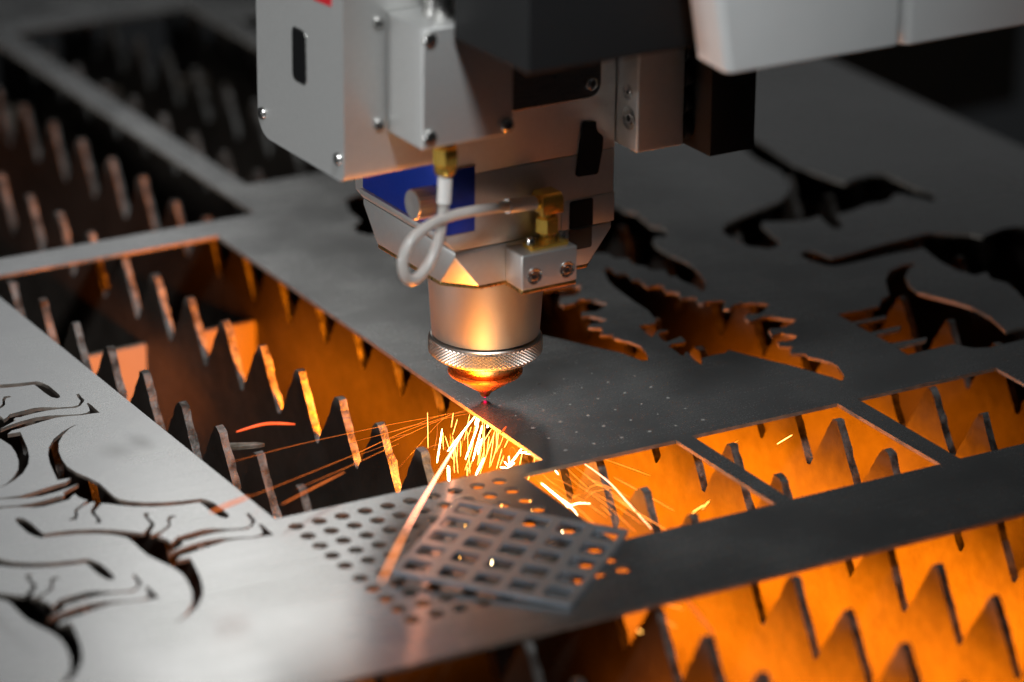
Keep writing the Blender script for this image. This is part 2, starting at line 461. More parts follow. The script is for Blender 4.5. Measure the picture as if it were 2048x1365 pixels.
# ---------------------------------------------------------------- the sheet being cut
DINO = [(-198.42,-16.44),(-197.04,-15.78),(-195.51,-18.04),(-194.97,-23.3),(-194.93,-29.66),(-194.75,-32.83),(-189.48,-33.63),(-183.55,-35.22),(-177.95,-37.6),(-172.7,-40.77),(-168.75,-44.35),(-165.69,-47.43),(-164.06,-48.75),(-161.12,-45.74),(-158.83,-43.19),(-158.41,-39.46),(-158.16,-36.47),(-157.27,-33.67),(-156.07,-33.75),(-155.26,-35.06),(-156.74,-35.96),(-157.25,-38.53),(-157.32,-43.32),(-158.73,-45.65),(-161.08,-48.57),(-162.49,-51.15),(-161.22,-51.3),(-157.95,-50.02),(-155.09,-48.08),(-153.71,-46.44),(-152.24,-42.57),(-150.38,-40.03),(-148.46,-40.52),(-148.08,-41.87),(-150.17,-42.0),(-151.67,-43.88),(-153.28,-47.94),(-154.88,-49.46),(-158.12,-51.6),(-160.8,-53.76),(-159.65,-55.5),(-159.0,-57.81),(-159.15,-60.77),(-157.3,-59.44),(-155.4,-57.29),(-150.97,-56.66),(-145.04,-56.0),(-141.98,-56.7),(-136.78,-59.99),(-131.99,-61.78),(-129.42,-61.51),(-126.88,-58.09),(-126.4,-54.08),(-125.62,-51.08),(-124.5,-51.13),(-125.16,-55.05),(-125.07,-57.53),(-126.14,-59.35),(-127.75,-61.01),(-128.73,-62.31),(-131.14,-63.52),(-137.48,-61.43),(-142.24,-60.77),(-146.2,-60.82),(-150.36,-61.32),(-153.14,-61.87),(-154.58,-61.36),(-155.96,-62.53),(-155.58,-63.85),(-163.81,-68.64),(-159.43,-66.95),(-154.03,-65.53),(-148.09,-64.79),(-142.87,-65.58),(-138.21,-67.59),(-132.56,-69.87),(-129.79,-70.0),(-127.85,-68.69),(-126.84,-65.74),(-125.92,-61.45),(-125.1,-61.06),(-124.99,-63.95),(-125.23,-72.23),(-127.73,-71.55),(-132.05,-71.13),(-136.92,-69.56),(-141.6,-68.78),(-147.66,-69.73),(-153.89,-71.1),(-158.15,-71.9),(-160.65,-72.16),(-163.39,-74.58),(-158.49,-74.97),(-160.07,-81.81),(-162.06,-90.07),(-164.68,-97.87),(-167.64,-104.07),(-172.32,-110.52),(-177.3,-114.8),(-182.63,-118.19),(-185.72,-119.13),(-181.41,-116.72),(-176.62,-112.0),(-172.62,-106.5),(-169.43,-99.17),(-167.49,-91.71),(-166.59,-85.17),(-167.3,-78.49),(-169.24,-72.03),(-170.66,-65.55),(-170.61,-59.42),(-170.41,-52.91),(-170.97,-49.27),(-173.67,-45.42),(-178.61,-41.58),(-184.04,-38.87),(-189.86,-37.06),(-194.34,-35.98),(-196.85,-35.44),(-198.19,-33.45),(-199.21,-29.4),(-199.27,-23.05),(-199.16,-18.59)]
CUTS = [[(114.09,100.22),(115.87,100.9),(115.49,96.73),(114.71,92.25),(118.73,91.14),(118.44,87.5),(116.54,83.14),(119.71,81.95),(118.63,77.7),(117.89,72.75),(120.63,73.4),(124.37,71.89),(123.5,68.63),(121.84,64.76),(124.78,62.62),(125.48,60.65),(123.37,55.48),(125.88,55.16),(129.06,53.43),(126.69,47.91),(127.14,45.58),(129.78,47.27),(130.18,47.25),(137.52,45.34),(135.3,41.33),(132.23,37.81),(133.74,35.95),(137.67,38.99),(141.84,38.8),(151.04,33.77),(149.52,31.48),(145.34,27.55),(141.61,25.46),(137.37,27.27),(134.7,26.16),(132.67,20.13),(134.58,20.1),(140.19,22.14),(143.29,20.96),(150.64,13.36),(148.35,10.55),(142.74,8.55),(138.92,8.62),(136.66,9.85),(134.83,8.84),(132.53,3.09),(137.09,3.59),(141.25,-1.68),(139.0,-4.43),(135.01,-5.22),(130.61,-3.8),(129.03,-7.87),(132.73,-10.87),(132.04,-12.46),(129.0,-14.71),(128.6,-16.43),(133.32,-19.02),(132.51,-22.46),(134.94,-26.69),(136.82,-30.61),(137.17,-35.61),(134.99,-42.04),(133.43,-45.92),(130.79,-49.19),(129.23,-49.27),(128.38,-45.05),(125.12,-36.64),(121.51,-27.51),(117.48,-20.03),(113.35,-11.49),(109.1,-1.86),(105.56,-3.83),(101.3,-3.44),(95.02,-3.88),(91.32,-9.73),(91.07,-7.68),(92.24,-0.61),(93.7,3.45),(93.05,4.78),(90.21,1.47),(89.55,2.8),(90.08,8.35),(90.43,13.06),(92.42,14.43),(98.33,13.66),(99.54,14.98),(100.2,19.58),(93.2,17.46),(91.9,17.18),(91.84,20.67),(93.27,25.36),(95.24,27.29),(99.27,27.08),(98.99,28.44),(95.61,29.09),(93.59,27.68),(89.64,24.36),(90.17,30.05),(91.46,36.38),(92.39,37.89),(97.1,36.33),(99.46,37.06),(101.55,41.01),(104.05,49.9),(104.27,60.15),(105.08,70.2),(105.98,79.25),(107.57,86.95),(110.85,94.9)],[(92.49,89.82),(94.43,86.62),(92.03,82.61),(87.14,78.94),(80.48,79.94),(77.61,75.75),(76.72,71.03),(81.85,71.35),(85.92,74.35),(90.53,71.83),(93.9,64.77),(90.38,61.5),(84.89,59.33),(79.57,61.21),(76.97,57.5),(80.56,56.56),(84.49,49.31),(80.93,47.19),(75.48,48.14),(73.55,46.17),(74.78,44.49),(77.43,42.03),(75.88,38.87),(72.93,36.48),(77.43,34.02),(76.16,30.73),(77.49,28.02),(79.38,25.01),(80.83,18.31),(79.15,11.41),(75.93,4.45),(73.61,4.28),(72.24,7.44),(70.28,16.26),(66.51,22.22),(61.28,31.95),(56.0,41.75),(52.17,47.83),(45.78,62.35),(44.01,75.5),(49.89,82.57),(65.33,89.79),(77.26,90.67)],[(158.32,164.16),(160.07,162.13),(158.34,158.71),(160.14,155.57),(161.93,152.43),(160.61,146.69),(159.85,140.69),(158.55,135.02),(161.43,131.34),(162.15,127.78),(158.98,122.16),(155.59,120.87),(153.34,123.14),(149.33,119.08),(147.54,113.86),(146.63,107.18),(146.87,98.9),(148.07,92.19),(147.29,83.6),(144.79,74.05),(140.79,64.48),(137.1,58.74),(134.86,58.03),(135.7,64.34),(134.89,68.67),(134.08,73.01),(135.07,77.39),(132.6,79.71),(134.7,86.48),(132.03,87.93),(129.36,89.39),(130.06,93.98),(127.23,97.52),(127.86,103.2),(128.72,105.76),(123.87,108.4),(124.41,115.2),(119.0,118.15),(119.6,131.13),(138.64,162.94),(151.94,166.54)],[(262.59,216.11),(261.69,201.15),(258.06,174.77),(260.92,154.74),(264.17,142.05),(271.52,145.34),(279.84,146.31),(287.25,144.13),(287.62,134.78),(287.96,121.92),(289.2,108.73),(284.13,102.64),(281.91,109.14),(276.49,119.19),(272.84,117.61),(267.85,113.24),(262.43,112.67),(257.02,113.85),(244.96,109.93),(236.52,109.33),(233.16,99.15),(228.44,93.23),(225.34,94.91),(227.34,104.02),(229.85,111.23),(220.19,109.62),(211.33,112.72),(203.78,116.83),(200.84,113.32),(198.55,104.43),(196.77,93.71),(192.28,87.89),(187.18,87.38),(181.37,93.83),(180.77,107.41),(181.72,115.27),(187.92,122.05),(198.2,126.72),(213.88,132.04),(225.79,136.09),(235.07,143.46),(242.62,153.75),(247.94,169.13),(247.75,187.84),(250.44,199.61),(253.63,211.28)],[(195.55,75.93),(199.21,77.91),(202.69,73.63),(204.23,64.87),(212.11,65.32),(232.15,68.79),(247.84,69.96),(257.67,71.14),(266.29,66.46),(273.61,61.65),(275.75,56.4),(289.2,60.57),(296.6,59.85),(301.8,57.02),(305.09,45.35),(279.75,4.95),(250.87,-24.64),(239.98,-27.5),(245.45,-12.79),(249.02,-2.75),(250.57,7.03),(248.03,13.0),(251.28,20.47),(244.64,19.46),(241.61,28.85),(241.85,41.22),(244.63,53.98),(245.44,56.74),(229.85,57.24),(205.75,56.18),(199.14,56.66),(196.57,59.62),(194.22,67.17),(194.04,72.0)],[(231.79,43.56),(224.43,38.21),(218.39,32.23),(213.34,22.77),(211.95,14.46),(215.42,6.58),(218.86,-1.25),(221.51,-10.09),(221.4,-21.73),(218.52,-33.14),(217.07,-38.06),(226.48,-37.49),(234.15,-38.81),(224.89,-50.84),(218.07,-48.52),(210.7,-48.71),(200.97,-48.98),(194.66,-46.22),(190.09,-38.84),(181.23,-39.57),(167.81,-39.84),(168.09,-30.99),(183.51,-30.33),(185.73,-28.02),(169.01,-26.61),(168.47,-16.47),(181.27,-15.65),(183.88,-12.78),(168.67,-13.03),(168.52,-2.96),(183.44,-3.17),(185.3,-0.56),(168.77,-0.21),(168.62,10.01),(178.54,8.97),(188.84,9.22),(194.2,15.18),(200.12,17.92),(203.92,24.87),(208.75,32.89),(216.52,40.97),(225.12,44.06)],[(58.96,228.0),(68.42,231.91),(70.85,221.54),(62.06,196.73),(47.87,181.42),(44.02,187.79),(45.55,194.85),(52.4,200.53),(53.61,213.05)]]
DOTS = [(2.1,-7.6),(2.1,-19.8),(2.1,-32.4),(2.1,-44.2),(2.1,-56.5),(14,-19.8),(14,-32.4),(14,-44.2),(14,-56.5),(26,-7.6),(26,-19.8),(26,-32.4),(26,-44.2),(26,-56.5),(38,-7.6),(38,-19.8),(38,-32.4),(38,-44.2),(38,-56.5),(50,-7.6),(50,-19.8),(50,-32.4),(50,-44.2),(50,-56.5),(62,-7.6),(62,-19.8),(62,-32.4),(62,-44.2),(62,-56.5),(36.5,3.3),(49,2.8),(26,4),(49.5,15),(37,15)]


def shift(l, t): return [(x + t[0], y + t[1]) for x, y in l]


def turn(l): return [(-330.6 - x, -67.4 - y) for x, y in l]


def rect(x0, x1, y0, y1): return [(x0, y0), (x1, y0), (x1, y1), (x0, y1)]


T1, T2 = (-56.0, -27.0), (-7.9, 130.1)
T12 = (T1[0] + T2[0], T1[1] + T2[1])
holes = [rect(-119, -10, -60.5, 212.5), rect(-119, 16.5, 230.6, 514), rect(30, 126, 266.5, 530), rect(139, 236, 380, 498),
         rect(-24, 42.5, -134.2, -68.2), rect(49.7, 115.2, -133.6, -67.5), rect(124.4, 189.8, -133, -67.4)]
for t in ((0, 0), T1, T2, T12): holes.append(shift(DINO, t)); holes.append(shift(turn(DINO), t))
holes += CUTS
for i in range(10):
    for j in range(10):
        cx = -115.2 + 9.08 * i; cy = (-69.4 - 9.2 * j) if j < 5 else (-117.8 - 9.12 * (j - 5))
        holes.append([(cx + 2.85 * math.cos(math.tau * k / 24), cy + 2.85 * math.sin(math.tau * k / 24)) for k in range(24)])
sheet = sheet_from_curve('steel_sheet', rect(-420, 365, -183.3, 820), holes, -1.5, 0, SHEET, CUTWALL)
sheet.rotation_euler = (0, 0, math.radians(-2.38))
tag(sheet, 'grey steel sheet with dinosaur cut-outs, square openings and round perforations', 'sheet')
rnd = random.Random(9)


def pierce_mesh(rnd):
    bm = bmesh.new(); n = 12; prof = [(.65, 0.0), (.5, .08), (.36, .15), (.22, .1), (.1, -.1)]
    rings = []
    for r, h in prof:
        rings.append([bm.verts.new((r * math.cos(math.tau * k / n) * rnd.uniform(.8, 1.2), r * math.sin(math.tau * k / n) * rnd.uniform(.8, 1.2), h * rnd.uniform(.6, 1.3) + .01)) for k in range(n)])
    for a, b in zip(rings, rings[1:]):
        for k in range(n): bm.faces.new((a[k], a[(k + 1) % n], b[(k + 1) % n], b[k]))
    bm.faces.new(rings[-1])
    return bm


for (x, y) in DOTS:
    k_ = rnd.uniform(.6, 1.25)
    o = obj('pierce_mark', pierce_mesh(rnd), PIERCE, sheet)
    o.location = ((x + rnd.uniform(-.3, .3)) * MM, (y + rnd.uniform(-.3, .3)) * MM, 0); o.scale = (k_, k_ * rnd.uniform(.7, 1.2), 1)

# loose offcut caught between the teeth
of = obj('metal_offcut', prism([(0, 0), (13, 2.2), (15, 3.4), (12, 4.2), (0, 3.6)], 'z', 0, 1.5), SLAG)
of.location = (-87.0 * MM, 46.0 * MM, -19 * MM); of.rotation_euler = (0.15, 0.05, math.radians(-24))
tag(of, 'pale sliver of scrap metal wedged between saw-tooth slats', 'offcut')

# ---------------------------------------------------------------- thin metal lattice plate lying on the perforated area
win = []
for i in range(5):
    for j in range(5):
        px_, py_ = -25.2 + 12.6 * i, -25.2 + 12.6 * j
        win.append(rrect(px_ - 4.6, px_ + 4.6, py_ - 4.3, py_ + 4.3, .9, 3))
cp = sheet_from_curve('lattice_plate', rrect(-32, 32, -32.5, 32.5, 1.5), win, 0, 1.5, LATTICE, CUTWALL2)
cp.location = (-67.0 * MM, -125.0 * MM, 1.15 * MM)
cp.rotation_euler = (Matrix.Rotation(math.radians(2.0), 3, Vector((0.62, 0.78, 0))) @ Matrix.Rotation(math.radians(-51.5), 3, 'Z')).to_euler()
tag(cp, 'loose thin metal plate with a grid of square windows lying on the perforations', 'plate')

# ---------------------------------------------------------------- laser cutting head
HD = empty('laser_cutting_head', (0, 0, 0), -1.2)
tag(HD, 'silver laser cutting head with copper nozzle tip above the steel sheet', 'laser head')
# main body, its joints left as shadow gaps
obj('upper_body', box(-34.2, 34.3, -34, 34, 104.75, 300, .5), ALU, HD)
obj('middle_body', hull([(x, y, z) for y in (-33.95, 34) for x, z in ((-33.3, 76.3), (-36.8, 80.6), (-36.8, 104.5), (34.25, 104.5), (34.25, 76.3))], .35), ALU, HD)
obj('service_cover', box(11.5, 34.45, -34.35, -20, 76.5, 87.7, .3), ALU, HD)
low = [(x * 33.4, y * 34.0, z) for x in (-1, 1) for y in (-1, 1) for z in (76.05, 74.1)]
low += [(sx * a, sy * b, 61.4) for sx in (-1, 1) for sy in (-1, 1) for a, b in ((33.4, 23.4), (23.4, 34.0))]
obj('lower_body', hull(low, .3), ALU, HD)
bot = [(sx * a, sy * b, z) for z in (59.8, 61.2) for sx in (-1, 1) for sy in (-1, 1) for a, b in ((33.1, 23.2), (23.2, 33.7))]
bp_ = obj('bottom_plate', hull(bot, .2), GOLD, HD)
# blue lens drawer on the left side, wrapping round the front corner
bl = obj('lens_drawer', box(-37.5, -25.3, -34.55, 27.0, 83.2, 107.8, .25), BLUE, HD)
obj('drawer_trim', box(-37.3, -25.0, -34.42, 26.8, 107.85, 108.4, .15), STEEL, bl)
obj('drawer_lip', hull([(-38.6, y, z) for y in (-33.8, 27.4) for z in (80.9, 83.0)] + [(-36.0, y, z) for y in (-33.8, 27.4) for z in (80.0, 83.0)], .2), ALU, HD)
screw(bl, (-37.5, 14.0, 103.2), 'x', -1, 2.3); screw(bl, (-37.5, -4.0, 103.0), 'x', -1, 2.3)
# knurled thumb knob
kb = bmesh.new(); seg = 52
prof = [(5.4, 0.0), (5.7, .5), (5.7, 9.0), (5.3, 9.5), (2.4, 9.5), (0.6, 9.3)]
rings = []
for r, h in prof:
    rings.append([kb.verts.new((-37.6 - h, -27 + (r - (.5 if (k % 2 and r > 5.5) else 0)) * math.cos(math.tau * k / seg), 94.6 + (r - (.5 if (k % 2 and r > 5.5) else 0)) * math.sin(math.tau * k / seg))) for k in range(seg)])
for a, b in zip(rings, rings[1:]):
    for k in range(seg): kb.faces.new((a[k], a[(k + 1) % seg], b[(k + 1) % seg], b[k]))
kb.faces.new(rings[-1])
kn = obj('thumb_knob', kb, ALU_BRUSH, HD, smooth=20)
# optics box on the left
def side_box():
    pts = rrect(-34.0, 31.5, 109.8, 300, 9, 6, (0, 0, 1, 0))     # (y, z) outline, rounded low rear corner
    pts = [(y, z) for y, z in pts]
    out = []
    r = 9
    out = [(-34.0, 300), (31.6, 300)]
    for i in range(7):
        t = math.radians(0 - 90 * i / 6); out.append((31.6 - r + r * math.cos(t), 109.8 + r + r * math.sin(t)))
    out += [(-30.6, 109.8), (-33.0, 111.0), (-34.0, 113.4)]
    return prism(out, 'x', -78.2, -34.35, .45)


sb = obj('optics_box', side_box(), ALU, HD)
obj('slot', prism(rrect(-6.2, 3.5, 138.6, 157.4, 2.2), 'x', -78.42, -77.4, .12), BLACK, sb)
obj('slot_rim', prism(rrect(-6.9, 4.2, 137.9, 158.1, 2.8), 'x', -78.32, -77.5, .1), STEEL, sb)
screw(sb, (-78.2, 27.6, 118.6), 'x', -1, 2.4); screw(sb, (-78.2, -30.0, 118.0), 'x', -1, 2.4)
obj('red_mark', prism([(-25.6, 172.2), (-12.7, 171.4), (-12.7, 178), (-25.6, 178)], 'x', -78.35, -78.1), RED, sb, smooth=0)
# sensor housing standing proud of the front
def front_box():
    out = rrect(-61.5, -25.2, 127.2, 170.3, 3.2, 5, (1, 0, 0, 1))
    return prism(out, 'y', -60, -34.3, .7, 3)


fb = obj('sensor_housing', front_box(), ALU, HD)
screw(fb, (-58.8, -60, 166.6), 'y', -1, 2.6); screw(fb, (-58.8, -60, 131.4), 'y', -1, 2.6); screw(fb, (-27.8, -60, 131.0), 'y', -1, 2.6)
screw(fb, (-64.4, -34.0, 166.5), 'y', -1, 2.2); screw(fb, (-64.4, -34.0, 129.5), 'y', -1, 2.2)
obj('round_plug', lathe([(6.0, 0), (6.0, 2), (5.2, 2.4), (5.2, 9), (4.6, 9.5), (4.6, 40)], (-47.5, -47, 170.3), 'z', 32), STEEL, fb)
# recessed dark plate on the front
dp = obj('front_plate', prism(rrect(-25, 27.0, 126.2, 300, 4.5, 6, (0, 0, 0, 1)), 'y', -34.9, -33.8, .15), DARKPLATE, HD)
obj('plate_rim', prism(rrect(-25, 27.5, 125.7, 300, 4.9, 6, (0, 0, 0, 1)), 'y', -34.5, -33.6, .1), STEEL, dp)
screw(dp, (22.9, -34.9, 131.4), 'y', -1, 2.6)
# smoked labels
lw = [(19.9, 116.4), (20.6, 116.9), (25.6, 116.2), (25.9, 113.6), (26.6, 112.2), (28.4, 110.6), (28.9, 109.6), (28.7, 105.8), (27.0, 96.8), (26.2, 96.0), (18.2, 96.3), (17.5, 97.2)]
obj('smoked_label', prism(lw, 'y', -34.75, -34.1, .08), WINDOW, HD, smooth=0)
obj('smoked_label', prism(rrect(14.9, 24.9, 76.6, 87.2, .9, 3, (1, 1, 0, 0)), 'y', -34.75, -34.2, .08), WINDOW, HD, smooth=0)
obj('worn_label', prism(rrect(14.9, 24.9, 67.9, 75.9, .9, 3, (0, 0, 1, 1)), 'y', -34.3, -33.9, .08), TAPE, HD, smooth=0)
# block on the right with two counterbored bolts, black end block behind it
rb = obj('clamp_block', box(34.65, 55.2, -48, 10, 106.4, 300, .9, 3), ALU, HD)
def sunk_bolt(parent, c, axis, r, hexed=True):
    """cap screw in a countersunk bore, facing the negative side of the axis"""
    o = obj('bolt', lathe([(r, .3), (r, -.08), (r * .97, -.28), (r * .9, -.3), (r * .78, -.05)], c, axis, 40), STEEL, parent)
    obj('recess', lathe([(r * .79, .2), (r * .79, -.04), (r * .7, -.045)], c, axis, 36), RECESS_SHADE, o)  # flat dark ring drawn for the shaded gap around the bolt head
    obj('bolt_head', lathe([(r * .6, .2), (r * .6, -.14), (r * .55, -.24), (r * .36, -.24), (r * .34, -.22)], c, axis, 36), STEEL, o)
    obj('hex_socket', lathe([(r * .31, .2), (r * .31, -.245), (r * .29, -.25)], c, axis, 6), RECESS_SHADE, o, smooth=0)
    return o


sunk_bolt(rb, (34.65, -42.4, 118.4), 'x', 4.4); sunk_bolt(rb, (34.65, -41.6, 128.0), 'x', 2.9)
eb = obj('end_block', box(58.6, 78.2, -60, 10, 104.7, 300, .35), BLACK, HD)
for z in (112, 122, 132, 142):
    obj('roller', lathe([(4.2, 55.3), (4.4, 55.6), (4.4, 58.3), (4.2, 58.6)], (0, -45, z), 'x', 30), BLACK, eb)
# sensor connector block under the front
cb = obj('connector_block', box(-12.2, 11.2, -46, -33.6, 61.2, 74.6, .55, 3), ALU_BRUSH, HD)
obj('block_base', box(-12.0, 11.0, -45.8, -33.4, 59.6, 61.1, .2), GOLD, cb)
for x in (-7.0, 6.9): sunk_bolt(cb, (x, -46, 66.1), 'y', 3.2)
fg = obj('brass_flange', prism(rrect(-6.6, 9.2, -43.3, -36.7, .5, 3), 'z', 74.6, 76.2, .15), BRASS, cb)
for x in (-4.9, 7.8):
    obj('screw', lathe([(1.75, 0), (1.75, 2.0), (1.5, 2.5), (.8, 2.55), (.6, 2.1)], (x, -40, 76.2), 'z', 24), STEEL, fg)
cx, cy = 1.75, -40
obj('socket_collar', lathe([(3.0, 76.2), (3.0, 77.6), (2.5, 77.8), (2.5, 79.2), (3.6, 79.4), (3.6, 80.0)], (cx, cy, 0), 'z', 32), BRASS, cb)
obj('hex_nut', lathe([(3.9, 79.7), (4.65, 80.3), (4.65, 85.4), (3.9, 86.0)], (cx, cy, 0), 'z', 6), BRASS, cb, smooth=20)
obj('thread', lathe([(3.0, 86.0), (3.0, 88.2)], (cx, cy, 0), 'z', 32), BRASS, cb)
elb = obj('elbow', hull([(cx + a, cy + b, z) for a in (-4.4, 4.6) for b in (-4.2, 4.2) for z in (87.8, 93.6)] + [(cx + a, cy + b, 95.6) for a in (-3.6, 3.8) for b in (-3.4, 3.4)], .3), BRASS, cb)
obj('ferrule', lathe([(3.0, -3.0), (3.0, -5.2), (2.5, -5.4), (2.5, -6.6)], (cx, cy, 91.9), 'x', 28), BRASS, elb)
# top brass connector and the looped cable between the two
cn = obj('brass_connector', lathe([(3.6, 127.2), (3.6, 123.8), (4.2, 123.6)], (-46.8, -50, 0), 'z', 32), BRASS, HD)
obj('hex_nut', lathe([(4.2, 123.8), (4.9, 123.0), (4.9, 117.2), (4.2, 116.4)], (-46.8, -50, 0), 'z', 6), BRASS, cn, smooth=20)
obj('tail_collar', lathe([(4.0, 116.5), (4.0, 114.2), (3.4, 113.2), (2.6, 112.9)], (-46.8, -50, 0), 'z', 32), BRASS, cn)
path = [(-46.8, -50.0, 113.4), (-47.2, -50.0, 103.5), (-48.0, -50.0, 96.2), (-50.6, -51.0, 87.6), (-55.6, -53.0, 81.1), (-61.8, -55.0, 78.0), (-66.2, -56.0, 80.2), (-67.3, -56.0, 86.4), (-63.8, -55.0, 92.2), (-56.7, -53.0, 95.6), (-47.4, -51.0, 97.1), (-35.4, -48.0, 96.4), (-22.7, -44.0, 94.4), (-12.9, -41.0, 92.7), (-3.6, -40.0, 91.9)]
sm = spline(path, 8)
cab = obj('sensor_cable', tube(sm, 2.0, 18), TUBING, HD, smooth=60)
obj('braid', tube(sm, 1.35, 14), BRAID, cab, smooth=60)
n = len(sm)
obj('sleeve', tube(sm[:10], 2.55, 20), SLEEVE, cab, smooth=60)
obj('sleeve', tube(sm[-12:], 2.6, 20), SLEEVE, cab, smooth=60)
# nozzle cone, knurled ring, gold collar, copper tip
obj('nozzle_cone', lathe([(20, 62), (22.6, 61.0), (22.5, 59.6), (20.45, 28.6), (20.2, 28.0), (19.6, 27.7)], seg=128), CONE, HD, smooth=40)
obj('seal', lathe([(19.5, 28.2), (19.5, 27.0)], seg=96), BLACK, HD)
kr = bmesh.new(); seg = 144; rows = 10


def kring(r, h): return [kr.verts.new((r * math.cos(math.tau * k / seg), r * math.sin(math.tau * k / seg), h)) for k in range(seg)]


up_ = [kring(19.4, 27.4), kring(20.7, 27.3), kring(21.1, 26.8)]
grid = [[kr.verts.new(((21.75 if ((j + k) % 2 and 0 < j < rows) else 20.95) * math.cos(math.tau * k / seg), (21.75 if ((j + k) % 2 and 0 < j < rows) else 20.95) * math.sin(math.tau * k / seg), 26.5 - 6.2 * j / rows)) for k in range(seg)] for j in range(rows + 1)]
dn_ = [kring(20.7, 19.9), kring(19.8, 19.2), kring(14.0, 18.9)]
for a, b in zip(up_ + [grid[0]], up_[1:] + [grid[0]]):
    if a is b: continue
    for k in range(seg): kr.faces.new((a[k], a[(k + 1) % seg], b[(k + 1) % seg], b[k]))
for a, b in zip([grid[-1]] + dn_, dn_):
    for k in range(seg): kr.faces.new((a[k], a[(k + 1) % seg], b[(k + 1) % seg], b[k]))
for j in range(rows):                                  # split each cell so that the raised points become little pyramids
    for k in range(seg):
        q = (k + 1) % seg; A, B, C_, D_ = grid[j][k], grid[j][q], grid[j + 1][q], grid[j + 1][k]
        if (j + k) % 2: kr.faces.new((A, B, D_)); kr.faces.new((B, C_, D_))
        else: kr.faces.new((A, B, C_)); kr.faces.new((A, C_, D_))
obj('knurled_ring', kr, KNURL, HD, smooth=0)
obj('gold_collar', lathe([(13.4, 19.2), (13.4, 16.2), (13.0, 15.4), (12.4, 13.4), (11.8, 12.0)], seg=96), GOLD, HD, smooth=30)
tip = obj('copper_nozzle', lathe([(11.0, 12.4), (12.6, 12.9), (13.8, 12.9), (14.2, 12.4), (14.2, 11.8), (13.6, 11.0), (12.2, 10.3), (11.6, 9.9), (3.0, 3.6), (2.2, 2.8), (1.6, 1.6), (0.9, 1.2)], seg=96), COPPER, HD, smooth=30)
obj('pilot_light', lathe([(.2, 1.9), (.55, 1.6), (.6, 1.15), (.3, .8)], seg=16), PILOT, tip)

# ---------------------------------------------------------------- black carriage cover and white gantry cover in front
bc = obj('carriage_cover', box(-33, 33.5, -25, 24, 0, 160, 1.2, 3), BLACKCOVER)
bc.location = (-19 * MM, -85 * MM, 166 * MM); bc.rotation_euler = (0, 0, math.radians(-1.2))
tag(bc, 'black boxy cover hanging in front of the laser head', 'cover')
gc = empty('gantry_cover', (8, -140, 163), -1.2)
tag(gc, 'white painted gantry cover made of two panels with orange-lit edge', 'gantry cover')


def panel(x0, x1, lean, z0, z1):
    lo = [(x0, y, z0) for y in (0, 18)] + [(x1, y, z0) for y in (0, 18)]
    return hull([(x0, 2, z0 + 2), (x0, 18, z0 + 3), (x1, 2, z0 + 1.5), (x1, 18, z0 + 2.5), (x0 - lean, 2, z1), (x0 - lean, 18, z1), (x1, 2, z1), (x1, 18, z1),
                 (x0 + 2.5, 0, z0 + 2), (x1 - 2, 0, z0 + 1.5), (x0 - lean + 2.5, 0, z1), (x1 - 2, 0, z1)], .9, 3)


obj('panel', panel(-1.2, 71.0, 26, 0, 150), WHITE, gc)
obj('panel', panel(72.4, 230, 0, -1.0, 150), WHITE, gc)

